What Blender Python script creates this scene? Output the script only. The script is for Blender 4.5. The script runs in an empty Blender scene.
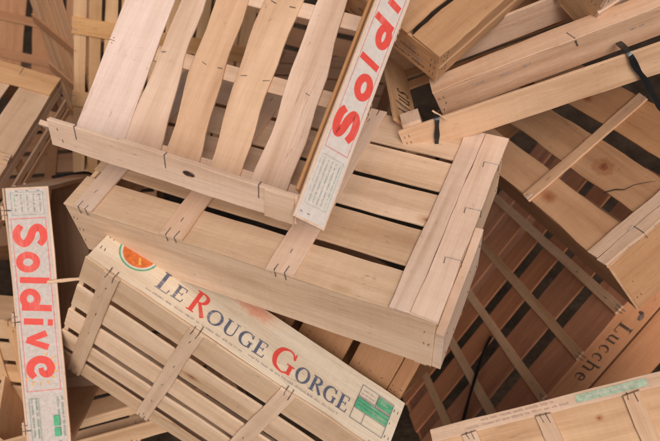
import bpy, math, random
from mathutils import Matrix, Vector
import numpy as np

scene = bpy.context.scene
COL = scene.collection
R_ = math.radians

# ------------------------------------------------------------------ camera, sky, sun, exposure
cd = bpy.data.cameras.new('camera')
cam = bpy.data.objects.new('camera', cd)
COL.objects.link(cam)
cam.location = (0, 0, 1.75)
cam.rotation_euler = (R_(90 - 47), 0, 0)
cd.sensor_width = 36
cd.lens = 36 * 680 / 660
cd.clip_start, cd.clip_end = 0.05, 500
cd.dof.use_dof = True
cd.dof.focus_distance = 1.02
cd.dof.aperture_fstop = 5.6
scene.camera = cam

SUN_EL, SUN_AZ = R_(48), R_(176)
world = bpy.data.worlds.new("World")
scene.world = world
world.use_nodes = True
nt = world.node_tree
nt.nodes.clear()
sky = nt.nodes.new('ShaderNodeTexSky')
sky.sky_type = 'NISHITA'
sky.sun_disc = False
sky.sun_elevation = SUN_EL
sky.sun_rotation = SUN_AZ
sky.dust_density = 6.0
hs = nt.nodes.new('ShaderNodeHueSaturation')
hs.inputs['Saturation'].default_value = 0.22
bg = nt.nodes.new('ShaderNodeBackground')
bg.inputs['Strength'].default_value = 0.078
wo = nt.nodes.new('ShaderNodeOutputWorld')
nt.links.new(sky.outputs[0], hs.inputs['Color'])
nt.links.new(hs.outputs[0], bg.inputs['Color'])
nt.links.new(bg.outputs[0], wo.inputs['Surface'])

sd = bpy.data.lights.new('sun', 'SUN')
sd.energy = 1.85
sd.angle = R_(34)
sd.color = (1.0, 0.895, 0.825)
sun = bpy.data.objects.new('sun', sd)
COL.objects.link(sun)
sdir = Vector((math.sin(SUN_AZ) * math.cos(SUN_EL), math.cos(SUN_AZ) * math.cos(SUN_EL), math.sin(SUN_EL)))
sun.rotation_euler = sdir.to_track_quat('Z', 'Y').to_euler()

scene.view_settings.view_transform = 'Standard'
scene.view_settings.look = 'None'
scene.view_settings.gamma = 1.0
scene.view_settings.exposure = 0.0
scene.cycles.max_bounces = 8
scene.cycles.diffuse_bounces = 5

# ------------------------------------------------------------------ materials
def new_mat(name):
    m = bpy.data.materials.new(name)
    m.use_nodes = True
    t = m.node_tree
    return m, t, t.nodes['Principled BSDF']

def N(t, kind, **kw):
    n = t.nodes.new(kind)
    for k, v in kw.items():
        setattr(n, k, v)
    return n

def ramp(t, fac, stops):
    r = N(t, 'ShaderNodeValToRGB')
    e = r.color_ramp.elements
    while len(e) < len(stops):
        e.new(0.5)
    for i, (p, c) in enumerate(stops):
        e[i].position = p
        e[i].color = (*c, 1) if len(c) == 3 else c
    t.links.new(fac, r.inputs[0])
    return r.outputs[0]

def mix(t, mode, fac, a, b):
    n = N(t, 'ShaderNodeMix', data_type='RGBA', blend_type=mode)
    for sock, v in ((n.inputs[0], fac), (n.inputs[6], a), (n.inputs[7], b)):
        if hasattr(v, 'links'):
            t.links.new(v, sock)
        else:
            sock.default_value = v if not isinstance(v, tuple) else (*v, 1)
    return n.outputs[2]

def noise(t, vec, scale, detail=3, rough=0.55, dist=0.0):
    mp = N(t, 'ShaderNodeMapping')
    mp.inputs['Scale'].default_value = scale
    t.links.new(vec, mp.inputs[0])
    n = N(t, 'ShaderNodeTexNoise')
    n.inputs['Scale'].default_value = 1.0
    n.inputs['Detail'].default_value = detail
    n.inputs['Roughness'].default_value = rough
    n.inputs['Distortion'].default_value = dist
    t.links.new(mp.outputs[0], n.inputs['Vector'])
    return n.outputs['Fac']

def wood(name, light, mid, dark, rough=0.55, spec=0.3, stain=0.45, spots=()):
    """poplar veneer: fine fibres along the board, soft cathedral bands, odd stains, dirt specks and knots"""
    m, t, b = new_mat(name)
    at = N(t, 'ShaderNodeAttribute', attribute_name='board')
    v = at.outputs['Vector']
    rn = N(t, 'ShaderNodeAttribute', attribute_name='shade').outputs['Fac']
    fib = noise(t, v, (9, 420, 60), 4, 0.65)
    band = noise(t, v, (2.2, 34, 20), 3, 0.5, 0.6)
    blot = noise(t, v, (7, 16, 10), 4, 0.6)
    c = ramp(t, band, [(0.28, light), (0.52, mid), (0.76, dark)])
    f2 = ramp(t, fib, [(0.28, (0.90, 0.885, 0.865)), (0.55, (1, 1, 1)), (0.8, (1.02, 1.02, 1.015))])
    c = mix(t, 'MULTIPLY', 1.0, c, f2)
    rr = ramp(t, rn, [(0.0, (0.76, 0.69, 0.60)), (0.25, (0.92, 0.90, 0.85)), (0.45, (1.03, 1.0, 0.96)), (0.65, (0.98, 0.98, 0.98)), (0.85, (0.97, 0.88, 0.74)), (1.0, (0.86, 0.74, 0.60))])
    c = mix(t, 'MULTIPLY', 1.0, c, rr)
    st = ramp(t, blot, [(0.42, (1, 1, 1)), (0.72, (0.72, 0.64, 0.56))])
    c = mix(t, 'MULTIPLY', stain, c, st)
    # fine splits and torn fibres along the grain
    sn = noise(t, v, (5, 120, 8), 2, 0.5, 0.3)
    sg = noise(t, v, (3.5, 9, 5), 2, 0.5)
    d0 = N(t, 'ShaderNodeMath', operation='SUBTRACT'); t.links.new(sn, d0.inputs[0]); d0.inputs[1].default_value = 0.5
    d1 = N(t, 'ShaderNodeMath', operation='ABSOLUTE'); t.links.new(d0.outputs[0], d1.inputs[0])
    spl = ramp(t, d1.outputs[0], [(0.0, (0.40, 0.29, 0.22)), (0.010, (0.62, 0.5, 0.42)), (0.022, (1, 1, 1))])
    gt = ramp(t, sg, [(0.63, (0, 0, 0)), (0.73, (1, 1, 1))])
    gm = N(t, 'ShaderNodeMath', operation='MULTIPLY'); t.links.new(gt, gm.inputs[0]); gm.inputs[1].default_value = 0.5
    c = mix(t, 'MULTIPLY', gm.outputs[0], c, spl)
    # crosswise knife marks of peeled veneer
    kn = noise(t, v, (150, 4, 4), 3, 0.6)
    c = mix(t, 'MULTIPLY', 0.5, c, ramp(t, kn, [(0.35, (0.93, 0.92, 0.90)), (0.6, (1, 1, 1))]))
    # knots: rare brown eyes with a ring
    mp = N(t, 'ShaderNodeMapping')
    mp.inputs['Scale'].default_value = (8, 18, 0.0)
    t.links.new(v, mp.inputs[0])
    vo = N(t, 'ShaderNodeTexVoronoi')
    vo.inputs['Scale'].default_value = 1.0
    t.links.new(mp.outputs[0], vo.inputs['Vector'])
    sepc = N(t, 'ShaderNodeSeparateColor')
    t.links.new(vo.outputs['Color'], sepc.inputs[0])
    gate = N(t, 'ShaderNodeMath', operation='GREATER_THAN')
    t.links.new(sepc.outputs[0], gate.inputs[0])
    gate.inputs[1].default_value = 0.93
    kd = ramp(t, vo.outputs['Distance'], [(0.0, (0.30, 0.17, 0.11)), (0.07, (0.45, 0.29, 0.2)), (0.11, (0.82, 0.72, 0.62)), (0.2, (1, 1, 1))])
    c = mix(t, 'MULTIPLY', gate.outputs[0], c, kd)
    # single marks of one crate: (object x, y or z pair, radii, stops)
    for (ax, c0, c1, r0, r1, stops) in spots:
        tc = N(t, 'ShaderNodeTexCoord')
        mp = N(t, 'ShaderNodeMapping')
        sc = [0.0, 0.0, 0.0]; lo = [0.0, 0.0, 0.0]
        for k, c_, r_ in ((ax[0], c0, r0), (ax[1], c1, r1)):
            sc['xyz'.index(k)] = 1 / r_; lo['xyz'.index(k)] = -c_ / r_
        mp.inputs['Scale'].default_value = sc
        mp.inputs['Location'].default_value = lo
        t.links.new(tc.outputs['Object'], mp.inputs[0])
        ln = N(t, 'ShaderNodeVectorMath', operation='LENGTH')
        t.links.new(mp.outputs[0], ln.inputs[0])
        wob = noise(t, tc.outputs['Object'], (70, 70, 70), 3, 0.6)
        ad = N(t, 'ShaderNodeMath', operation='MULTIPLY_ADD')
        t.links.new(wob, ad.inputs[0]); ad.inputs[1].default_value = 0.9
        t.links.new(ln.outputs['Value'], ad.inputs[2])
        hf = N(t, 'ShaderNodeMath', operation='MULTIPLY_ADD')
        t.links.new(ad.outputs[0], hf.inputs[0]); hf.inputs[1].default_value = 0.5; hf.inputs[2].default_value = -0.225
        c = mix(t, 'MULTIPLY', 1.0, c, ramp(t, hf.outputs[0], stops))
    # grey dirt specks
    sp = noise(t, v, (45, 110, 60), 3, 0.6)
    spk = ramp(t, sp, [(0.66, (1, 1, 1)), (0.76, (0.55, 0.47, 0.42))])
    c = mix(t, 'MULTIPLY', 0.6, c, spk)
    oi = N(t, 'ShaderNodeObjectInfo')
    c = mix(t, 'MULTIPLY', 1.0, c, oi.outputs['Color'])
    t.links.new(c, b.inputs['Base Color'])
    rg = ramp(t, fib, [(0.3, (rough + .1,) * 3), (0.7, (rough - .06,) * 3)])
    t.links.new(rg, b.inputs['Roughness'])
    b.inputs['Specular IOR Level'].default_value = spec
    bp = N(t, 'ShaderNodeBump')
    bp.inputs['Strength'].default_value = 0.35
    bp.inputs['Distance'].default_value = 0.0012
    t.links.new(fib, bp.inputs['Height'])
    bp2 = N(t, 'ShaderNodeBump')
    bp2.inputs['Strength'].default_value = 0.5
    bp2.inputs['Distance'].default_value = 0.006
    t.links.new(blot, bp2.inputs['Height'])
    t.links.new(bp.outputs[0], bp2.inputs['Normal'])
    t.links.new(bp2.outputs[0], b.inputs['Normal'])
    return m

BASE3 = ((0.78, 0.605, 0.485), (0.71, 0.528, 0.408), (0.56, 0.385, 0.275))
WOOD = wood('poplar_veneer', *BASE3)
GLOSSY = wood('planed_poplar', (0.80, 0.645, 0.555), (0.75, 0.585, 0.49), (0.66, 0.49, 0.39), rough=0.34, spec=0.6, stain=0.2)

KN = [(0.0, (0.46, 0.26, 0.20)), (0.14, (0.64, 0.44, 0.36)), (0.24, (0.86, 0.75, 0.67)), (0.36, (0.80, 0.68, 0.59)), (0.5, (1, 1, 1))]
SOFTKN = [(0.0, (0.62, 0.40, 0.32)), (0.2, (0.78, 0.60, 0.50)), (0.5, (1, 1, 1))]
KNOTTY = wood('knotty_poplar', *BASE3, spots=[('xy', .383, .139, .026, .017, KN), ('xy', .352, .236, .022, .015, SOFTKN), ('xy', .23, .05, .015, .01, SOFTKN)])
KNOTTY2 = wood('knotty_poplar_board', *BASE3, spots=[('xy', .268, .026, .007, .006, KN), ('xy', .10, .055, .012, .008, SOFTKN)])
STAINED = wood('stained_poplar', (0.79, 0.695, 0.585), (0.76, 0.655, 0.54), (0.70, 0.58, 0.46), spots=[('xz', .262, .094, .055, .022, [(0.0, (0.98, 0.50, 0.42)), (0.2, (0.98, 0.62, 0.54)), (0.38, (1, .9, .86)), (0.55, (1, 1, 1))])])

def plain(name, col, rough=0.6, var=0.25, metal=0.0, spec=0.3, wear=0.0):
    m, t, b = new_mat(name)
    tc = N(t, 'ShaderNodeTexCoord')
    n = noise(t, tc.outputs['Object'], (140, 140, 140), 4, 0.65)
    lo = tuple(c * (1 - var) for c in col)
    hi = tuple(min(1, c * (1 + var)) for c in col)
    c = ramp(t, n, [(0.3, lo), (0.7, hi)])
    if wear:      # ink missing in streaks along the grain, wood showing through
        ws = noise(t, tc.outputs['Object'], (18, 260, 260), 5, 0.7)
        wb = noise(t, tc.outputs['Object'], (16, 16, 16), 3, 0.6)
        wm = N(t, 'ShaderNodeMath', operation='MULTIPLY'); t.links.new(ws, wm.inputs[0]); t.links.new(wb, wm.inputs[1])
        c = mix(t, 'MIX', ramp(t, wm.outputs[0], [(0.28, (0, 0, 0)), (0.40, (wear, wear, wear))]), c, (0.70, 0.58, 0.48))
    t.links.new(c, b.inputs['Base Color'])
    b.inputs['Roughness'].default_value = rough
    b.inputs['Metallic'].default_value = metal
    b.inputs['Specular IOR Level'].default_value = spec
    return m

STEEL = plain('staple_wire', (0.24, 0.20, 0.18), 0.45, 0.5, 0.6)
BLACK = plain('black_plastic', (0.012, 0.012, 0.013), 0.28, 0.3, spec=0.6)
CRACK = plain('dark_crack', (0.04, 0.025, 0.018), 0.9)
KNOT = plain('red_knot', (0.30, 0.155, 0.10), 0.6, 0.5)
RED = plain('red_ink', (0.70, 0.075, 0.055), 0.6, 0.07, wear=0.15)
REDTHIN = plain('pale_red_ink', (0.62, 0.20, 0.17), 0.6, 0.2, wear=0.38)
BLUE = plain('slate_blue_ink', (0.11, 0.12, 0.17), 0.6, 0.25, wear=0.38)
GREEN = plain('green_ink', (0.09, 0.38, 0.19), 0.6, 0.2, wear=0.38)
FADED = plain('faded_green_ink', (0.38, 0.46, 0.33), 0.6, 0.3)
TEAL = plain('grey_green_ink', (0.17, 0.29, 0.22), 0.6, 0.3, wear=0.38)
GREY = plain('grey_ink', (0.30, 0.27, 0.27), 0.6, 0.35, wear=0.38)
BROWN = plain('brown_ink', (0.085, 0.045, 0.03), 0.6, 0.4, wear=0.38)
ORANGE = plain('orange_ink', (0.60, 0.15, 0.035), 0.6, 0.3, wear=0.38)
YELLOW = plain('yellow_ink', (0.68, 0.36, 0.09), 0.6, 0.2)
GRUBBY = plain('grubby_print', (0.53, 0.45, 0.40), 0.65, 0.14)
PAPER = plain('white_print', (0.63, 0.545, 0.485), 0.6, 0.10)
ROSE = plain('faded_rose_ink', (0.52, 0.36, 0.31), 0.6, 0.2)
OCHRE = plain('worn_ochre_edge', (0.40, 0.22, 0.07), 0.6, 0.3)

# ------------------------------------------------------------------ mesh collector
class MB:
    def __init__(s):
        s.v, s.f, s.b, s.sh, s.mi = [], [], [], [], []

    def quadgrid(s, rings, closed_caps, bco, shade, mat=0):
        base = len(s.v)
        n = len(rings[0])
        for r, br in zip(rings, bco):
            for p, q in zip(r, br):
                s.v.append(p); s.b.append(q); s.sh.append(shade)
        for i in range(len(rings) - 1):
            for j in range(n):
                k = (j + 1) % n
                s.f.append((base + i * n + j, base + i * n + k, base + (i + 1) * n + k, base + (i + 1) * n + j)); s.mi.append(mat)
        if closed_caps:
            s.f.append(tuple(base + j for j in range(n - 1, -1, -1))); s.mi.append(mat)
            e = base + (len(rings) - 1) * n
            s.f.append(tuple(e + j for j in range(n))); s.mi.append(mat)

    def board(s, o, u, v, L, W, t, rng, seg=14, wav=0.0, bow=0.0, taper=0.0, rag=0.0, shade=None, ch=0.0006, drift=0.0, slant=0.0):
        """plank from corner o along u (length) and v (width), thickness t along u x v; wav wobbles the edges, bow warps the face"""
        o, u, v = Vector(o), Vector(u).normalized(), Vector(v).normalized()
        n = u.cross(v)
        off = (rng.random() * 40, rng.random() * 40, rng.random() * 40)
        sh = rng.random() if shade is None else shade
        p1, p2, p3, p4 = (rng.random() * 6.28 for _ in range(4))
        k1, k2 = rng.uniform(1.2, 2.4), rng.uniform(1.0, 2.2)
        b1, b2 = rng.uniform(-1, 1), rng.uniform(-1, 1)
        rings, bco = [], []
        ra, rb = rng.uniform(-rag, rag), rng.uniform(-rag, rag)
        for i in range(seg + 1):
            a = i / seg
            e = wav * (math.sin(k1 * 6.28 * a + p1) * .7 + .3 * math.sin(5.1 * a * 6.28 + p3))
            g = wav * (math.sin(k2 * 6.28 * a + p2) * .7 + .3 * math.sin(4.3 * a * 6.28 + p4))
            if seg > 8 and wav > 0:
                e += rng.uniform(-.00045, .00045); g += rng.uniform(-.00045, .00045)
            y0 = e + taper * a + drift * a
            y1 = W + g - taper * a + drift * a
            zb0 = bow * (b1 * math.sin(3.14 * a) + .4 * math.sin(9 * a + p1))
            zb1 = bow * (b2 * math.sin(3.14 * a) + .4 * math.sin(8 * a + p2))
            ring, br = [], []
            c = min(ch, t * .3)
            for (y, z, bz) in ((y0 + c, 0, zb0), (y1 - c, 0, zb1), (y1, c, zb1), (y1, t - c, zb1),
                               (y1 - c, t, zb1), (y0 + c, t, zb0), (y0, t - c, zb0), (y0, c, zb0)):
                x = a * L
                if i == 0: x += ra * (y / W - .5)
                if i == seg: x += rb * (y / W - .5)
                if i in (0, seg): x += rng.uniform(-.0006, .0006)
                x += a * slant * (y / W)
                ring.append(o + u * x + v * y + n * (z + bz))
                br.append((x + off[0], y + off[1], z + off[2]))
            rings.append(ring); bco.append(br)
        s.quadgrid(rings, True, bco, sh)

    def post(s, o, u, v, w, h, tri, rng):
        """corner post: prism of triangular or square section rising along u x v"""
        o, u, v = Vector(o), Vector(u), Vector(v)
        n = u.normalized().cross(v.normalized())
        sec = [(0, 0), (w, 0), (0, w)] if tri else [(0, 0), (w, 0), (w, w), (0, w)]
        off = Vector((rng.random() * 40, rng.random() * 40, 0))
        rings = [[o + u * a + v * b + n * z for a, b in sec] for z in (0, h)]
        bco = [[Vector((z, a, b)) + off for a, b in sec] for z in (0, h)]
        s.quadgrid(rings, True, bco, rng.random())

    def wire(s, pts, r, mat, up=None):
        """square wire through points"""
        P = [Vector(p) for p in pts]
        rings = []
        for i, p in enumerate(P):
            d = (P[min(i + 1, len(P) - 1)] - P[max(i - 1, 0)]).normalized()
            a = d.orthogonal().normalized() if up is None else (Vector(up) - d * d.dot(Vector(up))).normalized()
            c = d.cross(a)
            rings.append([p + a * r + c * r, p - a * r + c * r, p - a * r - c * r, p + a * r - c * r])
        s.quadgrid(rings, True, [[(0, 0, 0)] * 4] * len(rings), .5, mat)

    def poly(s, pts, mat):
        base = len(s.v)
        for p in pts:
            s.v.append(Vector(p)); s.b.append((0, 0, 0)); s.sh.append(.5)
        s.f.append(tuple(range(base, base + len(pts)))); s.mi.append(mat)

    def build(s, name, mats, parent=None, color=(1, 1, 1), label=None):
        if not isinstance(mats, (list, tuple)):
            mats = [mats]
        me = bpy.data.meshes.new(name)
        me.from_pydata([tuple(p) for p in s.v], [], s.f)
        for m in mats:
            me.materials.append(m)
        me.polygons.foreach_set('material_index', s.mi)
        a = me.attributes.new('board', 'FLOAT_VECTOR', 'POINT')
        a.data.foreach_set('vector', [c for p in s.b for c in p])
        a = me.attributes.new('shade', 'FLOAT', 'POINT')
        a.data.foreach_set('value', s.sh)
        me.update()
        o = bpy.data.objects.new(name, me)
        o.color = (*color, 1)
        COL.objects.link(o)
        if parent is not None:
            o.parent = parent
        if label:
            o['label'] = label
        return o

def thing(name, label, cat, M=None, group=None):
    o = bpy.data.objects.new(name, None)
    o.empty_display_size = 0.05
    COL.objects.link(o)
    if M is not None:
        o.matrix_world = M
    o['label'] = label
    o['category'] = cat
    if group:
        o['group'] = group
    return o

def tag(o, label, cat, group=None):
    o['label'] = label
    o['category'] = cat
    if group:
        o['group'] = group
    return o

# ------------------------------------------------------------------ ground
def soil():
    m, t, b = new_mat('dark_soil')
    tc = N(t, 'ShaderNodeTexCoord')
    n1 = noise(t, tc.outputs['Object'], (9, 9, 9), 6, 0.65)
    n2 = noise(t, tc.outputs['Object'], (60, 60, 60), 4, 0.6)
    c = ramp(t, n1, [(0.3, (0.02, 0.012, 0.007)), (0.7, (0.052, 0.032, 0.02))])
    c = mix(t, 'MULTIPLY', 0.7, c, ramp(t, n2, [(0.3, (0.55, 0.55, 0.55)), (0.7, (1.2, 1.2, 1.2))]))
    t.links.new(c, b.inputs['Base Color'])
    b.inputs['Roughness'].default_value = 0.95
    bp = N(t, 'ShaderNodeBump')
    bp.inputs['Distance'].default_value = 0.03
    b.inputs['Specular IOR Level'].default_value = 0.1
    t.links.new(n1, bp.inputs['Height'])
    t.links.new(bp.outputs[0], b.inputs['Normal'])
    return m
g = MB()
g.poly([(-60, -60, -.3), (60, -60, -.3), (60, 60, -.3), (-60, 60, -.3)], 0)
go = g.build('ground', soil())
go['kind'] = 'structure'

# ------------------------------------------------------------------ lettering: every glyph is a few strokes (points, widths)
def cat_rom(P, n=6):
    out = []
    for i in range(len(P) - 1):
        p0, p1, p2, p3 = P[max(i - 1, 0)], P[i], P[i + 1], P[min(i + 2, len(P) - 1)]
        for k in range(n):
            t = k / n
            out.append(tuple(.5 * ((2 * p1[j]) + (-p0[j] + p2[j]) * t + (2 * p0[j] - 5 * p1[j] + 4 * p2[j] - p3[j]) * t * t
                             + (-p0[j] + 3 * p1[j] - 3 * p2[j] + p3[j]) * t ** 3) for j in range(len(p1))))
    out.append(tuple(P[-1]))
    return out

def ring(cx, cy, rx, ry, w, thin=None, n=28, a0=0.0, a1=360.0):
    P = []
    for i in range(n + 1):
        a = R_(a0 + (a1 - a0) * i / n)
        ww = w if thin is None else thin + (w - thin) * abs(math.cos(a)) ** 1.3
        P.append((cx + rx * math.cos(a), cy + ry * math.sin(a), ww))
    return P

def line(*p):
    return [tuple(q) for q in p]

T, S_ = .17, .055          # thick and thin strokes of the roman capitals
GLYPH = {
 # heavy rounded hand lettering
 'bS': (.62, [cat_rom([(.56, .76, .17), (.44, .90, .2), (.24, .91, .21), (.12, .76, .21), (.20, .60, .21), (.40, .48, .22), (.52, .30, .21), (.42, .11, .21), (.22, .09, .2), (.06, .24, .17)])]),
 'bo': (.60, [ring(.30, .32, .2, .25, .2)]),
 'bl': (.28, [line((.10, .02, .19), (.18, .98, .19))]),
 'bd': (.62, [ring(.26, .30, .18, .23, .19), line((.46, .0, .19), (.54, .98, .19))]),
 'bi': (.30, [line((.10, .02, .19), (.155, .66, .19)), line((.175, .80, .19), (.19, .97, .19))]),
 'bv': (.60, [line((.08, .66, .21), (.26, .08, .17)), line((.26, .04, .16), (.54, .68, .21))]),
 'be': (.60, [cat_rom([(.30, .36, .11), (.42, .40, .16), (.46, .54, .19), (.32, .64, .2), (.15, .54, .2), (.10, .32, .2), (.20, .12, .2), (.38, .08, .19), (.52, .18, .15)])]),
 # roman capitals
 'L': (.66, [line((.20, 0, T), (.20, 1, T)), line((.04, .975, .05), (.36, .975, .05)), line((.04, .025, .05), (.62, .025, .05)), line((.61, .0, .05), (.64, .28, .05))]),
 'E': (.66, [line((.20, 0, T), (.20, 1, T)), line((.04, .975, .05), (.58, .975, .05)), line((.04, .025, .05), (.62, .025, .05)), line((.2, .52, .05), (.48, .52, .05)),
             line((.61, .0, .05), (.64, .26, .05)), line((.58, .99, .05), (.58, .76, .05)), line((.48, .40, .04), (.48, .64, .04))]),
 'R': (.76, [line((.20, 0, T), (.20, 1, T)), line((.04, .975, .05), (.3, .975, .05)), line((.04, .025, .05), (.36, .025, .05)),
             cat_rom([(.2, .97, .05), (.42, .96, .08), (.56, .85, .15), (.55, .66, .15), (.42, .54, .08), (.2, .52, .05)]), line((.36, .53, .12), (.74, .01, .17))]),
 'O': (.84, [ring(.42, .5, .33, .47, T, S_)]),
 'U': (.82, [cat_rom([(.2, 1, T), (.2, .6, T), (.2, .3, T), (.28, .08, .1), (.44, .03, .07), (.6, .1, .06), (.66, .3, .06), (.66, .6, .06), (.66, 1, .06)]),
             line((.04, .975, .05), (.36, .975, .05)), line((.54, .975, .05), (.78, .975, .05))]),
 'G': (.82, [cat_rom([(.68, .72, .05), (.60, .90, .06), (.44, .97, .06), (.22, .86, .13), (.12, .62, T), (.12, .38, T), (.22, .14, .13), (.44, .03, .06), (.58, .06, .06), (.68, .14, .08)]),
             line((.68, .04, .14), (.68, .42, .14)), line((.54, .42, .05), (.80, .42, .05)), line((.70, .70, .05), (.68, .97, .05))]),
 'M': (1.0, [line((.14, 0, .06), (.18, 1, .06)), line((.16, .98, .16), (.46, .06, .14)), line((.46, .06, .05), (.80, .98, .05)), line((.82, 0, .16), (.82, 1, .16)),
             line((.02, .025, .05), (.26, .025, .05)), line((.66, .025, .05), (.96, .025, .05))]),
 'u': (.66, [cat_rom([(.16, .66, .12), (.16, .4, .12), (.17, .16, .12), (.28, .04, .08), (.4, .08, .05), (.48, .2, .05)]), line((.5, 0, .12), (.5, .66, .12)),
             line((.02, .64, .04), (.16, .64, .04)), line((.38, .64, .04), (.5, .64, .04)), line((.5, .02, .04), (.64, .02, .04))]),
 'c': (.54, [cat_rom([(.46, .56, .1), (.36, .65, .06), (.22, .60, .1), (.12, .44, .13), (.12, .24, .13), (.22, .07, .09), (.36, .02, .05), (.48, .14, .04)])]),
 'h': (.68, [line((.16, 0, .12), (.16, 1, .12)), line((.02, .98, .04), (.16, .98, .04)), cat_rom([(.16, .46, .05), (.28, .62, .07), (.42, .63, .09), (.52, .5, .12), (.52, .25, .12), (.52, 0, .12)]),
             line((.04, .02, .04), (.28, .02, .04)), line((.40, .02, .04), (.64, .02, .04))]),
 'e': (.56, [cat_rom([(.12, .36, .05), (.3, .37, .05), (.47, .38, .06), (.44, .56, .08), (.3, .65, .05), (.17, .57, .1), (.11, .36, .13), (.16, .16, .12), (.3, .03, .07), (.48, .12, .04)])]),
 's': (.46, [cat_rom([(.38, .52, .05), (.3, .64, .06), (.16, .62, .09), (.12, .48, .12), (.24, .36, .13), (.36, .22, .13), (.32, .06, .09), (.16, .02, .06), (.06, .16, .05)])]),
}

class Print:
    """flat ink on a board face: o origin, r reading direction, up letter-top direction (n = r x up points out of the face)"""
    def __init__(s, o, r, up):
        s.o, s.r, s.u = Vector(o), Vector(r).normalized(), Vector(up).normalized()
        s.n = s.r.cross(s.u)
        s.mb, s.k, s.mats = MB(), 0, []

    def P(s, x, y, h):
        return s.o + s.r * x + s.u * y + s.n * h

    def mat(s, m):
        if m not in s.mats:
            s.mats.append(m)
        return s.mats.index(m)

    def lift(s):
        s.k += 1
        return 0.0005 + s.k * 0.000012

    def stroke(s, pts, m):
        h = s.lift(); mi = s.mat(m)
        n = len(pts); L, Rr = [], []
        for i, (x, y, w) in enumerate(pts):
            a, b = pts[max(i - 1, 0)], pts[min(i + 1, n - 1)]
            if i == 0 and n > 3 and abs(pts[0][0] - pts[-1][0]) < 1e-6 and abs(pts[0][1] - pts[-1][1]) < 1e-6: a = pts[-2]
            if i == n - 1 and n > 3 and abs(pts[0][0] - pts[-1][0]) < 1e-6 and abs(pts[0][1] - pts[-1][1]) < 1e-6: b = pts[1]
            dx, dy = b[0] - a[0], b[1] - a[1]
            d = math.hypot(dx, dy) or 1
            nx, ny = -dy / d * w / 2, dx / d * w / 2
            L.append((x + nx, y + ny)); Rr.append((x - nx, y - ny))
        base = len(s.mb.v)
        for a, b in zip(L, Rr):
            for q in (a, b):
                s.mb.v.append(s.P(q[0], q[1], h)); s.mb.b.append((0, 0, 0)); s.mb.sh.append(.5)
        for i in range(n - 1):
            s.mb.f.append((base + 2 * i, base + 2 * i + 1, base + 2 * i + 3, base + 2 * i + 2)); s.mb.mi.append(mi)

    def rect(s, x0, y0, x1, y1, m):
        s.stroke([(x0, (y0 + y1) / 2, y1 - y0), (x1, (y0 + y1) / 2, y1 - y0)], m)

    def frame(s, x0, y0, x1, y1, w, m):
        for a in ((x0, y0, x1, y0 + w), (x0, y1 - w, x1, y1), (x0, y0 + w, x0 + w, y1 - w), (x1 - w, y0 + w, x1, y1 - w)):
            s.rect(*a, m)

    def disc(s, cx, cy, rx, ry, m, n=32):
        h = s.lift()
        s.mb.poly([s.P(cx + rx * math.cos(6.2832 * i / n), cy + ry * math.sin(6.2832 * i / n), h) for i in range(n)], s.mat(m))

    def glyph(s, g, x0, x1, y0, y1, m, shear=0.0):
        w, strokes = GLYPH[g]
        sx, sy = (x1 - x0) / w, (y1 - y0)
        for st in strokes:
            s.stroke([(x0 + p[0] * sx + shear * p[1] * sy, y0 + p[1] * sy, p[2] * (sx + sy) / 2) for p in st], m)

    def scribble(s, x0, x1, y, h, m, rng):
        """a row of print too small to read: little broken strokes in word-like runs"""
        x, left = x0, rng.randint(3, 9)
        t = h * .16
        while x < x1 - h * .6:
            if left == 0:
                x += h * rng.uniform(.5, .9); left = rng.randint(2, 9); continue
            w = h * rng.uniform(.28, .55)
            k = rng.random()
            hh = h * (.5 if rng.random() < .7 else .72)
            if k < .4: s.stroke(cat_rom([(x + w * .9, y - h * .2 + hh * .8, t), (x + w * .3, y - h * .2 + hh, t), (x, y - h * .2 + hh * .5, t), (x + w * .4, y - h * .2, t), (x + w, y - h * .1, t)], 2), m)
            elif k < .75: s.stroke([(x + w * .2, y - h * .2, t), (x + w * .25, y - h * .2 + hh, t)], m); s.stroke([(x + w * .25, y - h * .2 + hh * .8, t), (x + w * .9, y - h * .2 + hh * .6, t), (x + w * .95, y - h * .2, t)], m)
            else: s.stroke([(x + w * .5, y - h * .2, t * 1.1), (x + w * .5, y - h * .2 + hh * 1.2, t * 1.1)], m)
            x += w + h * .16; left -= 1

    def build(s, name, parent):
        return s.mb.build(name, s.mats, parent)

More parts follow.
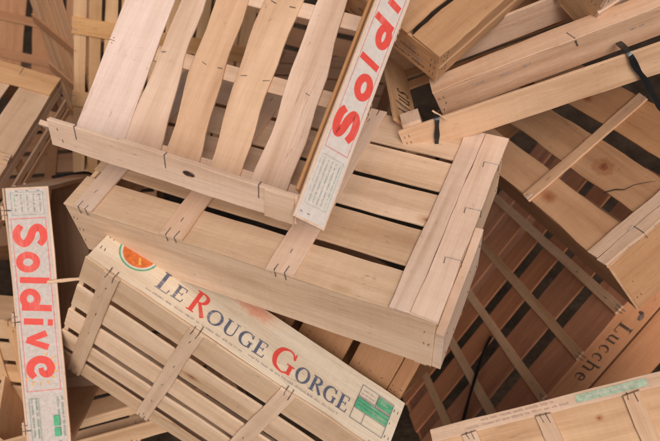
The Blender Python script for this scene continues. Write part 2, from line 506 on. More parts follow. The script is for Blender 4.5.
POSE = {
 'A': ([[0.3436, -0.9203, -0.187], [0.7915, 0.391, -0.4697], [0.5054, 0.0134, 0.8628]], [-0.0085, 0.6494, 1.0392], [0.5992, 0.4386, 0.1507]),
 'B': ([[0.9143, -0.3998, 0.0649], [-0.4024, -0.9149, 0.0327], [0.0463, -0.056, -0.9974]], [-0.2697, 1.0704, 1.0166], [0.6, 0.36, 0.1157]),
 'C': ([[0.8238, -0.426, 0.3739], [-0.3782, 0.0783, 0.9224], [-0.4222, -0.9013, -0.0966]], [-0.3731, 0.668, 0.9512], [0.558, 0.365, 0.1058]),
 'D': ([[0.0395, -0.1687, 0.9849], [-0.6458, 0.7478, 0.1541], [-0.7625, -0.6421, -0.0794]], [-0.5651, 0.8399, 0.9303], [0.475, 0.323, 0.076]),
 'F': ([[0.3286, -0.7364, 0.5914], [-0.9143, -0.4051, 0.0036], [0.2369, -0.5418, -0.8064]], [0.4418, 1.2641, 0.9484], [0.54, 0.2611, 0.1446]),
 'K': ([[-0.5661, -0.127, 0.8145], [-0.4298, 0.8886, -0.1601], [-0.7035, -0.4407, -0.5576]], [0.6375, 0.8378, 0.7173], [0.36, 0.52, 0.11]),
 'J': ([[0.8468, 0.4177, 0.3293], [-0.0142, -0.6012, 0.799], [0.5317, -0.6813, -0.5032]], [0.1755, 0.5092, 0.6564], [0.48, 0.32, 0.0421]),
 'M': ([[0.2411, 0.9615, -0.1321], [0.9544, -0.2102, 0.2122], [0.1762, -0.1772, -0.9683]], [-0.9623, 0.8118, 0.8644], [0.475, 0.285, 0.114]),
 'G1': ([[0.9283, -0.04, -0.3697], [0.0609, 0.9971, 0.0449], [0.3668, -0.0642, 0.9281]], [0.1296, 0.8332, 1.0048], [0.55, 0.256, 0.0576]),
 'G2': ([[0.9068, -0.0977, -0.4101], [0.0317, 0.9858, -0.1648], [0.4204, 0.1365, 0.897]], [0.1861, 0.8882, 1.0499], [0.55, 0.264, 0.0594]),
 'H': ([[0.6991, -0.7144, 0.0311], [-0.6755, -0.6455, 0.3565], [-0.2346, -0.2702, -0.9338]], [0.169, 1.181, 1.3031], [0.24, 0.245, 0.063]),
 'I': ([[0.8304, -0.5566, -0.0269], [0.4988, 0.764, -0.4093], [0.2484, 0.3265, 0.912]], [0.397, 0.9259, 1.1772], [0.4, 0.3, 0.12]),
 'E': ([[0.2916, 0.4802, 0.8273], [0.6147, 0.5686, -0.5467], [-0.7329, 0.6679, -0.1294]], [-0.0164, 0.6521, 0.7112], [0.36, 0.15, 0.16]),
 'Q': ([[0.9652, -0.2027, -0.165], [0.211, 0.9769, 0.0345], [0.1542, -0.0681, 0.9857]], [-0.6602, 0.5935, 0.3295], [0.5, 0.34, 0.12]),
 'N': ([[0.2114, 0.9745, -0.0758], [0.2114, 0.0301, 0.9769], [0.9543, -0.2226, -0.1996]], [-0.6614, 1.2848, 0.5553], [0.6, 0.4, 0.1]),
 'O': ([[0.0, -0.6816, 0.7317], [0.0, 0.7317, 0.6816], [-1.0, 0.0, -0.0]], [-0.7265, 1.5114, 1.0615], [0.5, 0.34, 0.1]),
 'P': ([[0.2562, 0.9634, -0.0793], [0.2501, 0.0132, 0.9681], [0.9337, -0.2678, -0.2375]], [-1.0376, 1.7721, 0.5311], [0.5, 0.34, 0.1]),
 'R': ([[0.991, -0.019, 0.1322], [-0.1322, -0.2827, 0.9501], [0.0194, -0.959, -0.2827]], [-1.1358, 0.8681, 0.5739], [0.5, 0.3, 0.08]),
 'U': ([[0.9947, 0.097, -0.0333], [0.1025, -0.9409, 0.3228], [0.0, -0.3245, -0.9459]], [-1.0425, 1.5143, 0.5481], [0.55, 0.4, 0.1]),
 'V': ([[0.9621, -0.2658, 0.0611], [-0.2532, -0.7873, 0.5622], [-0.1013, -0.5563, -0.8248]], [-0.2854, 1.9108, 0.7225], [0.55, 0.42, 0.1]),
 'T': ([[0.9748, -0.2229, 0.0128], [-0.2166, -0.958, -0.188], [0.0542, 0.1805, -0.9821]], [-0.1863, 1.5704, 0.7299], [0.36, 0.34, 0.1]),
}

# ------------------------------------------------------------------ crates
def pose(name):
    Rm, Tv, D = POSE[name]
    M = Matrix.Identity(4)
    for i in range(3):
        for j in range(3):
            M[i][j] = Rm[i][j]
        M[i][3] = Tv[i]
    # keep it a pure rotation
    q = M.to_quaternion().normalized()
    return Matrix.Translation(Vector(Tv)) @ q.to_matrix().to_4x4(), D

X, Y, Z = Vector((1, 0, 0)), Vector((0, 1, 0)), Vector((0, 0, 1))
TS, TB, TW, TE = 0.004, 0.0045, 0.005, 0.008

def over_edge(mb, x, W, rng, side=1, z0=-TB, reach=.012, drop=.014):
    """long staple leg bent over the edge of a batten end (side 1: y = W edge, 0: y = 0 edge)"""
    y = W + .0026 if side else -.0026
    s = 1 if side else -1
    j = rng.uniform(-.003, .003)
    reach *= rng.uniform(.5, 1.1); drop *= rng.uniform(.6, 1.15)
    mb.wire([(x + j, y - s * (reach + .002), z0 - .0006), (x, y, z0 - .0007), (x + j * .5, y + s * .0002, z0 + drop)], .0006, 1)

def crown(mb, p, d, n, rng, w=.011):
    p, d, n = Vector(p), Vector(d).normalized(), Vector(n)
    if rng.random() < .3:
        return
    a = rng.uniform(-.35, .35)
    w *= rng.uniform(.6, 1.0)
    d = (d + n.cross(d) * a).normalized()
    mb.wire([p - d * w / 2 + n * .0005, p + d * w / 2 + n * .0005], .00045, 1)

def crate(name, key, label, seed, slats=(), sdir='x', floor_top=False, battens=(), caps=(), side0=None, sideW=None, end0=None, endL=None,
          posts=True, color=(1, 1, 1), gloss=False, wav=.0012, bow=.0012, L=None, W=None, H=None, panel_color=None, group='wooden crates in the heap',
          staples=True, post_h=None, bcolor=None, dz=0.0, dx=0.0, dy=0.0, ecolor=None):
    rng = random.Random(seed)
    M, D = pose(key)
    L, W, H = L or D[0], W or D[1], H or D[2]
    if dz or dx or dy:
        M = M @ Matrix.Translation((dx, dy, dz))
    t = thing(name, label, 'crate', M, group)
    parts = {'root': t, 'L': L, 'W': W, 'H': H, 'rng': rng}
    zf = H - TS if floor_top else 0.0
    if slats:
        mb = MB()
        for s in slats:
            if len(s) == 2: s = (*s, *s)
            a0, a1, b0, b1 = s
            tp = ((b0 - a0) - (b1 - a1)) / 2
            dr = ((b0 - a0) + (b1 - a1)) / 2
            if sdir == 'x':
                mb.board((rng.uniform(-.001, .001), a0, zf), X, Y, L, a1 - a0, TS, rng, 22, wav, bow, tp, .002, drift=dr)
            else:
                mb.board((a1, rng.uniform(-.001, .001), zf), Y, -X, W, a1 - a0, TS, rng, 22, wav, bow, 0, .002)
            if staples and sdir == 'x':
                for (x0, x1) in battens:
                    for e in (.22, .78):
                        x = (x0 + x1) / 2; f = x / L
                        yy = (a0 + (b0 - a0) * f) * (1 - e) + (a1 + (b1 - a1) * f) * e
                        crown(mb, (x + rng.uniform(-.004, .004), yy + rng.uniform(-.005, .005), TS), Y, Z, rng)
        parts['base'] = mb.build('slatted_base', [WOOD, STEEL, CRACK, KNOT], t, color)
    parts['battens'] = []
    for (x0, x1) in battens:
        mb = MB()
        mb.board((x0, -.0022, -.0003), Y, X, W + .0044, x1 - x0, TB, rng, 18, .0007, .0004, 0, .004)
        if staples:
            for q in (.3, .68):
                over_edge(mb, x0 + (x1 - x0) * q, W, rng, 1)
                over_edge(mb, x0 + (x1 - x0) * q, W, rng, 0)
            if sdir == 'x':
                for s in slats:
                    crown(mb, ((x0 + x1) / 2, (s[0] + s[1]) / 2 + rng.uniform(-.008, .008), -.0003 - TB), Y, -Z, rng, .009)
        parts['battens'].append(mb.build('batten', [GLOSSY if gloss else WOOD, STEEL], t, bcolor or color))
    for i, (x0, x1) in enumerate(caps):
        mb = MB()
        mb.board((x0, -.0022, -.0003), Y, X, W + .0044, x1 - x0, TB + .0015 * i, rng, 18, .001, .0004, 0, .003)
        if staples and i == len(caps) - 1:
            for q in (.17, .45, .72):
                y = W * q
                z = -.0003 - TB - .0015 * i
                mb.wire([(x1 - .022, y + .001, z - .0006), (x1 + .0007, y, z - .0006), (x1 + .0007, y - .001, .008)], .0005, 1)
                mb.wire([(x1 - .022, y + .001, z - .0006), (x1 - .021, y + .012, z - .0006)], .00045, 1)
        parts.setdefault('caps', []).append(mb.build('end_board', [WOOD, STEEL], t, ecolor or bcolor or color))
    zlo = 0 if floor_top else TS + .0003
    zhi = H - TS - .0003 if floor_top else H
    pc = panel_color or color
    def zz(a, b):
        return max(a, zlo), min(b, zhi)
    for key_, boards, y, n in (('side0', side0, TW, -1), ('sideW', sideW, W, 1)):
        for a, c in boards or ():
            a, c = zz(a, c)
            mb = MB()
            mb.board((0, y, a), X, Z, L, c - a, TW, rng, 12, .0005, 0, shade=.5 if n < 0 and panel_color else None)
            for xx in (.006, .013, L - .013, L - .006):
                for q in (.25, .5, .75):
                    crown(mb, (xx, 0 if n < 0 else W, a + (c - a) * q), Z, Y * n, rng, .006)
            parts.setdefault(key_, mb.build('side_panel', [WOOD, STEEL], t, pc if n < 0 else color))
    for key_, boards, xs, n in (('end0', end0, 0, -1), ('endL', endL, L - TE, 1)):
        for a, c in boards or ():
            a, c = zz(a, c)
            mb = MB()
            mb.board((xs, TW + .0004, a), Y, Z, W - 2 * TW - .0008, c - a, TE, rng, 8, .0006, 0)
            for yy in (.012, .02, W - .02, W - .012):
                for q in (.2, .5, .8):
                    crown(mb, (0 if n < 0 else L, yy, a + (c - a) * q), Z, X * n, rng, .004)
            parts.setdefault(key_, mb.build('end_panel', [WOOD, STEEL], t, color))
    if posts:
        ph = post_h or H - TS - .001
        w = .018
        for (x, y, u, v) in ((TE, TW, X, Y), (L - TE, TW, Y, -X), (L - TE, W - TW, -X, -Y), (TE, W - TW, -Y, X)):
            mb = MB()
            o = Vector((x, y, TS + .0005)) + u * .0005 + v * .0005
            mb.post(o, u, v, w, ph, True, rng)
            mb.build('corner_post', WOOD, t, color)
    return parts

def n_slats(W, n, gap, jit=0.0, seed=0):
    r = random.Random(seed)
    p = (W + gap) / n
    return [(i * p + r.uniform(-jit, jit), (i + 1) * p - gap + r.uniform(-jit, jit)) for i in range(n)]

# ---- printing of the melon crates
def melon_print(parts, xs, lab0, lab1, frame, parent, o=(0, 0, 0), up=Z, H=None, paper=PAPER):
    L, H = parts['L'], H or parts['H']
    rng = random.Random(5)
    p = Print(o, X, up)
    p.rect(.003, H * .06, L - .003, H * .94, paper)
    p.frame(frame[0], H * .115, frame[1], H * .885, H * .024, REDTHIN)
    pr = (('bS', .16, .85), ('bo', .17, .66), ('bl', .18, .85), ('bd', .18, .85), ('bi', .18, .85), ('bv', .18, .67), ('be', .17, .72))
    for (g, a, b), (x0, x1) in zip(pr, xs):
        p.glyph(g, x0, x1, H * a, H * b if g not in ('bo', 'bv', 'be') else H * (a + (b - a) / .66), RED)
    ex, ez = (xs[6][0] + xs[6][1]) / 2, H * .44
    for k in range(9):
        a = R_(-50 + k * 25)
        r0, r1 = H * .34, H * .34 + H * (.14 if k % 2 else .10)
        p.stroke([(ex + math.cos(a) * r0, ez + math.sin(a) * r0, H * .05), (ex + math.cos(a) * r1, min(ez + math.sin(a) * r1, H * .87), H * .012)], YELLOW)
    # small green print at the two ends
    x0, x1 = lab0
    p.frame(x0, H * .16, x1, H * .86, H * .008, TEAL)
    for i in range(5):
        p.scribble(x0 + .004, x1 - .004, H * (.24 + i * .135), H * .045, GREEN if i == 0 else TEAL, rng)
    x0, x1 = lab1
    for i, zc in enumerate((.2, .3, .78, .88)):
        p.scribble(x0, x1 - .006, H * zc, H * .06, TEAL, rng)
    p.frame(x0, H * .14, x1, H * .36, H * .008, TEAL)
    p.rect(x0 + (x1 - x0) * .42, H * .66, x0 + (x1 - x0) * .66, H * .80, GREEN)
    p.rect(x0 + (x1 - x0) * .70, H * .66, x0 + (x1 - x0) * .90, H * .80, GREEN)
    p.build('printed_label', parent)

PALE = (1.02, .97, .94)
WARM = (1.0, .94, .84)
TAN = (.92, .80, .64)
BRWN = (.62, .44, .31)
RUST = (.58, .36, .25)

# ---------------- the big open melon crate on top
A = crate('melon_crate', 'A', 'large open melon crate with wavy slats lying on top of the heap, one side missing', 11,
          slats=[(.285, .343, .352, .384), (.215, .276, .275, .320), (.146, .200, .175, .240), (.065, .128, .105, .140)],
          battens=[(.172, .198), (.302, .328), (.452, .478), (.57, .594)], side0=[(0, .095)], endL=[(0, 1)], posts=False,
          color=PALE, wav=.0045, bow=.003, panel_color=(1, .98, .96))
t, rng = A['root'], A['rng']
mb = MB()
mb.board((0, .347, .0002), X, Y, A['L'], .089, .0035, rng, 22, .0012, .001, -.0, .002, drift=.042, shade=.5)
for x in (.185, .315):
    for y in (.375, .43):
        crown(mb, (x, y + .042 * x / .6, .0037), Y, Z, rng)
mb.build('wide_slat', [GLOSSY, STEEL], t, (1.06, 1.03, 1.05))
HA = A['H']
mb = MB()
mb.board((.016, .002, -.0003), Y, X, .368, .030, TB, rng, 14, .0007, .0004, 0, .003)
mb.build('batten', WOOD, t, PALE)
mb = MB()
mb.board((0.0002, TW + .001, TS + .001), Y, Z, .43, .085, TE, rng, 12, .0012, .0, rag=.004)
mb.build('end_panel', WOOD, t, PALE)
vr = Vector((.0265, 0, .0345))
nr = Y.cross(vr.normalized())
mb = MB()      # the top rail of the end has come away from the panel and tips outward
mb.board(Vector((-.0265, .003, HA - .0345)), Y, vr, .372, vr.length, .007, rng, 18, .0010, .0003, rag=.003, shade=.45)
for y in (.055, .19, .33):
    q = Vector((-.0265, y, HA - .0345)) + vr
    mb.wire([q - vr * .45 - nr * .0006, q - nr * .0006 + vr * .02, q + nr * .006 + vr * .02], .0006, 1)
for y, e in ((.012, .3), (.014, .7), (.03, .5), (.355, .3), (.36, .7)):
    crown(mb, Vector((-.0265, y, HA - .0345)) + vr * e, vr, -nr, rng, .005)
ep = mb.build('end_rail', [WOOD, STEEL], t, PALE)
p = Print(Vector((-.0265, 0, HA - .0345)), -Y, vr)
p.k = 40
p.disc(-.155, .0265, .0092, .0046, KNOT, 20)
p.disc(-.157, .0268, .0055, .0036, CRACK, 14)
p.disc(-.151, .0258, .0040, .0022, CRACK, 12)
p.build('knot_hole', ep)
mb = MB()
mb.board(Vector((-.0265, .006, HA - .0345)) - nr * .0032, Y, vr, .040, vr.length - .001, .003, rng, 6, .0006, 0, shade=.75)
mb.build('cleat', [WOOD, STEEL], t, PALE)
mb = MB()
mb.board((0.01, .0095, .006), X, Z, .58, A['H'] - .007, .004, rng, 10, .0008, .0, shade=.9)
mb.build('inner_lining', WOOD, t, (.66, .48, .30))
sr = Vector((0, .033, .0357))
o_ = Vector((-.023, -.0335, HA - .0357))
ns = X.cross(sr.normalized())
mb = MB()      # printed long rail, tipped outward like the end rail
mb.board(o_ - ns * .005, X, sr, A['L'] + .023, sr.length, .005, rng, 16, .0004, 0, shade=.5)
for e in (.15, .38, .62, .85):
    crown(mb, o_ + X * .010 + sr * e, sr, ns, rng, .005)
srail = mb.build('side_rail', [WOOD, STEEL], t, (1, .98, .96))
melon_print(A, [(.110, .157), (.168, .208), (.213, .231), (.243, .288), (.298, .320), (.330, .370), (.382, .430)],
            (.021, .087), (.47, .60), (.096, .45), srail, o_, sr, sr.length)

# ---------------- big crate lying upside down in the middle
B = crate('shallow_crate', 'B', 'large plain upside-down crate in the middle of the heap with shiny cross strips', 23,
          slats=[(.0, .0675), (.0765, .1385), (.148, .2105), (.2195, .2825, .2195, .288), (.2985, .3615, .2985, .3615)],
          battens=[(.021, .056), (.18, .218), (.357, .399)], caps=[(.537, .5665), (.5671, .604)], side0=[(0, 1)], sideW=[(0, 1)], end0=[(0, 1)], endL=[(0, 1)],
          color=WARM, gloss=True, bcolor=PALE, ecolor=(1.03, 1.0, 1.0), wav=.0009, bow=.001, post_h=.116 + .008)

mb = MB()
mb.board((.6005, .165, .030), Y, Z, .192, .090, .0125, B['rng'], 8, .0012, .0006, rag=.004, shade=.55)
for y in (.18, .23, .30, .34):
    for z in (.05, .10):
        crown(mb, (.613, y, z), Z, X, B['rng'], .006)
mb.build('end_cleat', [WOOD, STEEL], B['root'], (1.0, .97, .95))

# ---------------- crate standing on its long edge, robin crate
C = crate('fruit_crate', 'C', 'crate standing on edge with blue and red serif capitals and an orange round emblem', 31,
          slats=[(-.001, .0675), (.0855, .1515, .087, .153), (.1705, .2285, .173, .233), (.2485, .3005, .253, .307), (.3195, .368, .329, .368)],
          battens=[(.034, .062), (.19, .217), (.36, .388), (.515, .545)], side0=[(0, 1)], sideW=[(0, 1)], end0=[(0, .044), (.052, 1)], endL=[(0, 1)],
          color=(1.06, 1.02, .93), panel_color=(1.0, .98, .93), bcolor=(1.05, 1.02, .98), bow=.0015)
p = Print((0, 0, 0), X, Z)
L_, H_ = C['L'], C['H']
p.disc(.058, .060, .033, .033, GREEN, 40)
p.disc(.058, .060, .0305, .0305, PAPER, 40)
p.disc(.058, .060, .027, .027, ORANGE, 40)
for q in (-.5, .1, .7, 1.3):
    p.stroke([(.058 + .008 * math.cos(q * 2), .060 + .008 * math.sin(q * 2), .003), (.058 + .022 * math.cos(q * 2), .060 + .022 * math.sin(q * 2), .005)], YELLOW)
def word(s, x0, x1, z0, z1, m):
    tot = sum(GLYPH[ch][0] for ch in s) + .06 * (len(s) - 1)
    k = (x1 - x0) / tot
    x = x0
    for ch in s:
        p.glyph(ch, x, x + GLYPH[ch][0] * k, z0, z1, m)
        x += (GLYPH[ch][0] + .06) * k
word('L', .107, .132, .024, .058, BLUE)
word('E', .135, .157, .026, .052, BLUE)
word('R', .166, .198, .023, .064, RED)
word('OUGE', .201, .312, .024, .051, BLUE)
word('G', .322, .366, .022, .066, RED)
word('ORGE', .369, .470, .025, .053, BLUE)
rg = random.Random(3)
p.scribble(.10, .28, .0125, .0042, GREY, rg)
p.scribble(.29, .46, .014, .0042, GREY, rg)
C['side0'].data.materials[0] = STAINED      # rubbed red emblem at the upper edge
# the table printed at the right end
x0, x1, z0, z1 = .478, .541, .022, .088
p.frame(x0, z0, x1, z1, .0009, BLUE)
p.rect(x0 + .001, .044, x1 - .001, .063, GREEN)
p.rect(x0 + .034, .068, x1 - .001, .085, GREEN)
for z in (.043, .064, .0665):
    p.rect(x0, z - .0004, x1, z + .0004, BLUE)
p.rect(x0 + .033, .065, x0 + .0338, .087, BLUE)
p.rect(x0 + .022, .023, x0 + .0228, .043, BLUE)
for z in (.072, .079): p.scribble(x0 + .004, x0 + .03, z, .0025, BLUE, rg)
for z in (.050, .056): p.scribble(x0 + .004, x1 - .02, z, .0028, BLUE, rg)
p.scribble(x0 + .04, x1 - .006, .076, .005, PAPER, rg)
p.build('printed_label', C['side0'])

# ---------------- melon crate on end at the left
D = crate('melon_crate', 'D', 'melon crate at the left edge turned on its side, its whole red word facing out', 41,
          slats=n_slats(.323, 5, .012), battens=[(.03, .055), (.22, .245), (.42, .445)], side0=[(0, 1)], sideW=[(0, 1)], end0=[(0, 1)], endL=[(0, 1)],
          color=(.86, .78, .70), panel_color=(.98, .94, .92))
melon_print(D, [(.062, .105), (.112, .150), (.155, .173), (.178, .222), (.229, .250), (.256, .290), (.300, .346)], (.008, .048), (.378, .460), (.053, .366), D['side0'], paper=GRUBBY)

# ---------------- right: crate with wide gaps and a red knot
F = crate('slatted_crate', 'F', 'knotty crate with broad cracked planks and wide dark gaps at the right edge', 52,
          slats=[(-.001, .076), (.102, .171), (.198, .2615)], battens=[(.312, .335)], caps=[(.499, .5215), (.5225, .5425)], side0=[(0, 1)], sideW=[(0, 1)], end0=[(0, 1)], endL=[(0, 1)],
          color=(.74, .57, .42), bcolor=(.82, .67, .52), ecolor=(.95, .87, .82), wav=.002, bow=.0015)
F['base'].data.materials[0] = KNOTTY
p = Print((0, 0, -.0022), Y, X)
p.stroke([(.1745, .428, .0022), (.158, .440, .0026), (.150, .452, .0018), (.134, .458, .0013), (.118, .472, .0009), (.110, .480, .0004)], CRACK)
p.build('crack', F['base'])

# ---------------- lower right: rust brown crate with the black lettering
KX = .16
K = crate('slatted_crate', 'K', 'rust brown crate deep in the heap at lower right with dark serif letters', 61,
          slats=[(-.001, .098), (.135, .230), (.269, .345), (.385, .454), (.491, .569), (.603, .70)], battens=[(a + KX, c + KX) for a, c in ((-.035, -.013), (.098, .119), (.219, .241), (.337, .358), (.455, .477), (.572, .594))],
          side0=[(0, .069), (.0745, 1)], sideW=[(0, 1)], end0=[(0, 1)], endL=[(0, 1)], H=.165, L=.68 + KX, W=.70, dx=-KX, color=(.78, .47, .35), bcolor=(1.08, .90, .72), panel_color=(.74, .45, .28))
p = Print((0, 0, 0), X, Z)
for ch, x0, x1 in (('L', .124, .150), ('u', .154, .177), ('c', .182, .199), ('c', .204, .221), ('h', .225, .251), ('e', .256, .276)):
    p.glyph(ch, x0 + KX, x1 + KX, .020, .056, BROWN)
p.disc(.098 + KX, .050, .008, .006, BROWN, 16)
p.disc(.090 + KX, .044, .004, .007, BROWN, 12)
p.build('printed_letters', K['side0'])

# ---------------- bottom right: crate seen along its printed long side
J = crate('shallow_crate', 'J', 'pale shallow crate in the lower right corner with green print along its narrow side', 71,
          slats=[(-.001, .098), (.104, .2), (.21, .321)], battens=[(.052, .078), (.178, .203), (.312, .338), (.428, .455)], side0=[(0, 1)], sideW=[(0, 1)], end0=[(0, 1)], endL=[(0, 1)],
          color=(.92, .83, .72), panel_color=(1.0, .95, .90), bcolor=(.96, .90, .84))
up = Vector((0, -.0165, .0128))
nj = X.cross(up.normalized())
mb = MB()      # printed rail of the long side, tipped outward
mb.board(Vector((-.002, -.0012, -.0006)) - nj * .005, X, up, J['L'] + .004, up.length, .005, J['rng'], 14, .0004, 0, shade=.5)
jr = mb.build('side_rail', [WOOD, STEEL], J['root'], (1.0, .95, .90))
p = Print((0, -.0012, -.0006), X, up)
rg = random.Random(8)
p.rect(.245, .0045, .352, .0165, FADED)
p.scribble(.26, .34, .0105, .005, PAPER, rg)
p.scribble(.06, .235, .0065, .0045, ROSE, rg)
p.scribble(.09, .215, .0135, .005, ROSE, rg)
p.build('printed_label', jr)

J['base'].data.materials[0] = KNOTTY2

# ---------------- top left: crate bottom up at the left edge
Mc = crate('slatted_crate', 'M', 'weathered crate bottom up at the upper left edge, planks above a railed open side', 81,
           slats=[(-.001, .095), (.102, .198), (.217, .286)], battens=[(.06, .085), (.24, .262)], caps=[(.425, .476)], side0=[(0, 1)], sideW=[(0, .017), (.0185, .036), (.066, .085), (.096, .112)], end0=[(0, 1)], endL=[(0, .04), (.06, 1)],
           color=(.82, .74, .67), ecolor=(.80, .67, .50))
mb = MB()
for x in (.12, .29, .40):
    mb = MB()
    mb.board((x, Mc['W'] - TW - .0005, .006), Z, -X, .10, .022, .004, Mc['rng'], 4)
    mb.build('side_batten', WOOD, Mc['root'], (.80, .66, .48))

# ---------------- top right: two crates lying over one another
G1 = crate('slatted_crate', 'G1', 'open crate at upper right with black straps round it, letters inside its end', 91,
           slats=[(.19, .215), (.228, .2565)], side0=[(0, 1)], sideW=[(0, 1)], endL=[(0, 1)], posts=False,
           color=(.80, .66, .50), panel_color=(.90, .78, .64))
for (x, y, u, v) in ((TE, TW, X, Y), (G1['L'] - TE, TW, Y, -X)):
    mb = MB()
    mb.post(Vector((x, y, TS + .0005)) + u * .0005 + v * .0005, u, v, .03, G1['H'] - TS + .006, False, G1['rng'])
    mb.build('corner_post', WOOD, G1['root'], PALE)
mb = MB()      # the end has come loose and leans outward
lean = Vector((-.026, 0, G1['H'] - .006)).normalized()
mb.board((.022, .036, .005), Y, lean, .21, .060, .006, G1['rng'], 8, .0006, 0)
e1 = mb.build('end_panel', WOOD, G1['root'], (.88, .70, .48))
p = Print(Vector((.022, .036, .005)) + Y.cross(lean) * .006, Y, lean)
p.glyph('M', .032, .066, .012, .050, BROWN)
p.glyph('u', .070, .092, .012, .054, BROWN)
p.glyph('s', .096, .112, .012, .054, BROWN)
p.build('printed_letters', e1)

G2 = crate('slatted_crate', 'G2', 'crate nested in the strapped one at upper right, bare below a pale top strip', 92,
           slats=[(-.001, .034)], floor_top=True, side0=[(0, 1)], sideW=[(0, 1)], end0=[(0, 1)], endL=[(0, 1)], W=.11, posts=True,
           color=(.93, .85, .81), panel_color=(.86, .74, .63), staples=False)
rg = random.Random(21)
for x, z in ((.066, .042), (.103, .040), (.142, .042), (.30, .035)):
    p = Print((0, 0, 0), X, Z)
    p.scribble(x, x + .022, z, .006, GREY, rg)
    p.build('printed_mark', G2['side0'])
mb = MB()
mb.wire([(.215, .016, G2['H'] + .0006), (.222, -.001, G2['H'] + .0006), (.224, -.0008, G2['H'] - .016)], .0009, 0)
mb.build('staple', STEEL, G2['root'])

# ---------------- top: crate with fine print on its end
Hc = crate('slatted_crate', 'H', 'crate at the top with two broad tan planks and fine print on its end', 101,
           slats=[(.060, .176), (.184, .241)], sdir='y', side0=[(0, 1)], sideW=[(0, 1)], end0=[(0, 1)], endL=[(0, .026), (.036, .062)], color=(.80, .64, .47), panel_color=(.86, .72, .57), posts=True)
p = Print((0, Hc['W'], 0), -X, Z)
rg = random.Random(12)
for i, z in enumerate((.050, .040, .030, .020)):
    p.scribble(-.215 + .006 * i, -.05 - .01 * i, z, .0075, GREY if i % 2 else BROWN, rg)
p.build('printed_label', Hc['sideW'])

Ic = crate('slatted_crate', 'I', 'crate corner poking in from the top right, nailed tan end meeting a whitish side', 111,
           slats=n_slats(.30, 4, .015), battens=[(.05, .075), (.3, .325)], side0=[(0, .055), (.065, 1)], sideW=[(0, 1)], end0=[(0, 1)], endL=[(0, 1)],
           color=(.98, .86, .68), panel_color=(1, .97, .95))

# ---------------- behind, top left
Nc = crate('slatted_crate', 'N', 'crate standing behind the heap with narrow upright yellowish slats and cross rails', 121,
           slats=[(i * .0337 + .0005, i * .0337 + .0275) for i in range(12)], battens=[(.192, .232), (.374, .413), (.55, .58)], side0=[(0, 1)], sideW=[(0, 1)], end0=[(0, 1)], endL=[(0, 1)],
           color=(.92, .78, .56), bcolor=(.86, .68, .44))
Oc = crate('slatted_crate', 'O', 'crate turned edgewise behind the heap, slanting narrow slats beside the upright yellowish ones', 131,
           slats=[(i * .043, i * .043 + .035) for i in range(5)], W=.215, dy=-.205, battens=[(.19, .218), (.33, .36), (.455, .48)], end0=[(0, 1)], posts=False,
           color=(.84, .66, .50), bcolor=(.66, .46, .32), staples=False)
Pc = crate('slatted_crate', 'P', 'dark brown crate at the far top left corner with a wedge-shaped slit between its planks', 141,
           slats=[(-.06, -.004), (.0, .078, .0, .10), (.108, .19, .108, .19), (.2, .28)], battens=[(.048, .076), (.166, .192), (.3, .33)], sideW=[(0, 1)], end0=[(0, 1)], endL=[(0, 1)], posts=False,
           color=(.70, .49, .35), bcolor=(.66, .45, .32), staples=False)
Rc = crate('slatted_crate', 'R', 'crate at the lower left edge with level slats and small dark slots', 151,
           slats=[(0, .05), (.062, .113), (.125, .174), (.187, .24), (.25, .30)], battens=[(.47, .5), (.425, .44), (.2, .23)], side0=[(0, 1)], end0=[(0, 1)], endL=[(0, 1)], sideW=[(0, 1)],
           color=(.90, .78, .62))
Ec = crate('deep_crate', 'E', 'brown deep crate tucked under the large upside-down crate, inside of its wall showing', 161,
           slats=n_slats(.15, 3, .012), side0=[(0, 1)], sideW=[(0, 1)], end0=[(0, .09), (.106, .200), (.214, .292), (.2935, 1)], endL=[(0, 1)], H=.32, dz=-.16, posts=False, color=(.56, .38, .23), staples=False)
Qc = crate('slatted_crate', 'Q', 'open crate at the bottom left, pale rim bar in front of a dark planked inside', 171,
           slats=n_slats(.34, 5, .014), battens=[(.06, .085), (.24, .265), (.42, .445)], side0=[(.0, .05), (.095, 1)], sideW=[(0, 1)], end0=[(0, 1)], endL=[(0, 1)], color=(.92, .80, .64))
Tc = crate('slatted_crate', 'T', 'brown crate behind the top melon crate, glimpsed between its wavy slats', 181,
           slats=n_slats(.34, 5, .012), battens=[(.04, .07), (.17, .2), (.31, .34)], side0=[(0, 1)], sideW=[(0, 1)], end0=[(0, 1)], endL=[(0, 1)], color=(.55, .38, .27))  # brown darkened in the colour itself, standing in for shade behind the slats

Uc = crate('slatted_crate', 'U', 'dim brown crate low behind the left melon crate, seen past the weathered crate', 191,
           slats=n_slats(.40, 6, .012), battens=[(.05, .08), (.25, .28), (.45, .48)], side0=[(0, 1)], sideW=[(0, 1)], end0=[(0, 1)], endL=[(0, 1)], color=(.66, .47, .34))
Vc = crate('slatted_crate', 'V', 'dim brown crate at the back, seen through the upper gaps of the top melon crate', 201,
           slats=n_slats(.42, 6, .016), battens=[(.05, .08), (.25, .28), (.45, .48)], side0=[(0, 1)], sideW=[(0, 1)], end0=[(0, 1)], endL=[(0, 1)], color=(.42, .29, .21))  # wood colour set extra dark to carry the shade under the melon crate

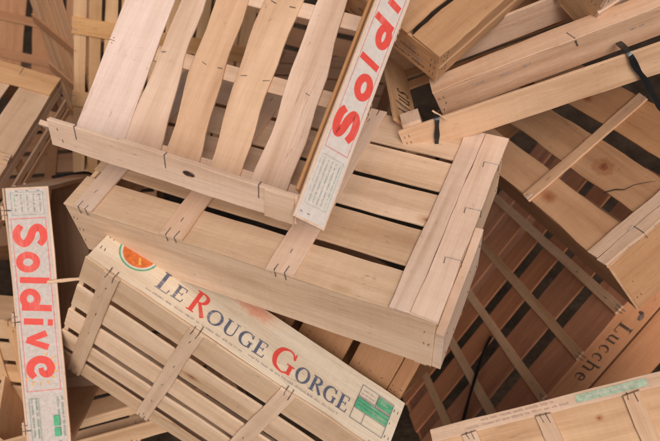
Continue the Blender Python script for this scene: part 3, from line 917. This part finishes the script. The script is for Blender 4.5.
# ---------------- straps and splinters
def strap(name, key, pts, w, label, side, thick=.0014, mat=BLACK):
    """plastic band through points in a crate's frame; side = direction of its width"""
    M, _ = pose(key)
    P = [M @ Vector(q) for q in cat_rom(pts, 5)]
    sv = (M.to_3x3() @ Vector(side)).normalized()
    mb = MB()
    rings = []
    for i, q in enumerate(P):
        d = (P[min(i + 1, len(P) - 1)] - P[max(i - 1, 0)]).normalized()
        s2 = (sv - d * d.dot(sv)).normalized()
        n = d.cross(s2)
        ww = w * (1 + .18 * math.sin(i * .9))
        rings.append([q + s2 * ww / 2 + n * thick / 2, q - s2 * ww / 2 + n * thick / 2, q - s2 * ww / 2 - n * thick / 2, q + s2 * ww / 2 - n * thick / 2])
    mb.quadgrid(rings, True, [[(0, 0, 0)] * 4] * len(rings), .5, 0)
    o = mb.build(name, mat)
    return tag(o, label, 'strap', 'black straps among the crates')
h1 = G1['H']
strap('plastic_strap', 'G1', [(.066, .05, h1 - .02), (.064, .012, h1 + .003), (.063, -.003, h1 + .001), (.056, -.005, h1 * .6), (.05, -.005, h1 * .25), (.044, -.003, -.012), (.040, .0, -.03)], .0075,
      'black strap hanging over the left end of the long board at the upper right', X)
strap('plastic_strap', 'G1', [(.350, .03, h1 + .004), (.354, -.002, h1 + .004), (.362, -.006, h1 * .55), (.372, -.008, h1 * .1), (.382, -.012, -.03), (.395, -.016, -.06), (.42, -.016, -.085)], .0085,
      'black knotted strap at the far right crossing the long board', X)
strap('plastic_strap', 'K', [(.36, .262, -.012), (.40, .245, -.013), (.46, .20, -.013), (.52, .15, -.013), (.58, .09, -.012), (.62, .04, -.012)], .010,
      'black strap lying across the rust brown planks above the lower right crate', (0.6, 1, 0))
strap('plastic_strap', 'B', [(.335, .235, -.012), (.338, .247, -.016), (.345, .262, -.012), (.358, .268, -.006)], .007,
      'short bent black strap end peeping out below the melon crate', (1, 0.2, 0))
strap('plastic_strap', 'D', [(-.012, .10, .06), (-.016, .13, .095), (-.014, .17, .115), (.0, .20, .13)], .005,
      'thin black strap curling above the end of the left melon crate', (1, 0, 0))

Mg, _ = pose('G1')
mb = MB()
a = Mg @ Vector((.062, .004, .074)); e_ = Mg @ Vector((.080, -.010, .0585))
d = (e_ - a).normalized()
mb.board(a, d, d.cross(Vector((0, -.7, .7))).normalized(), (e_ - a).length, .0028, .0016, random.Random(5), 6, .0004, .001, rag=.003)
tag(mb.build('wood_splinter', WOOD, None, (1, .98, .95)), 'short pale splinter of wood over the black strap at the upper right', 'splinter')
Md, _ = pose('D')
mb = MB()
rg = random.Random(77)
a = Md @ Vector((.165, -.004, .060)); b = a + Vector((.066, .005, .004))
d = (b - a).normalized()
mb.board(a, d, d.cross(Vector((0, -.7, .7))).normalized(), (b - a).length, .006, .003, rg, 8, .0006, .001, rag=.004)
tag(mb.build('wood_splinter', WOOD, None, (1, .98, .95)), 'thin pale splinter of wood bridging the printed panel and the crate on edge', 'splinter')
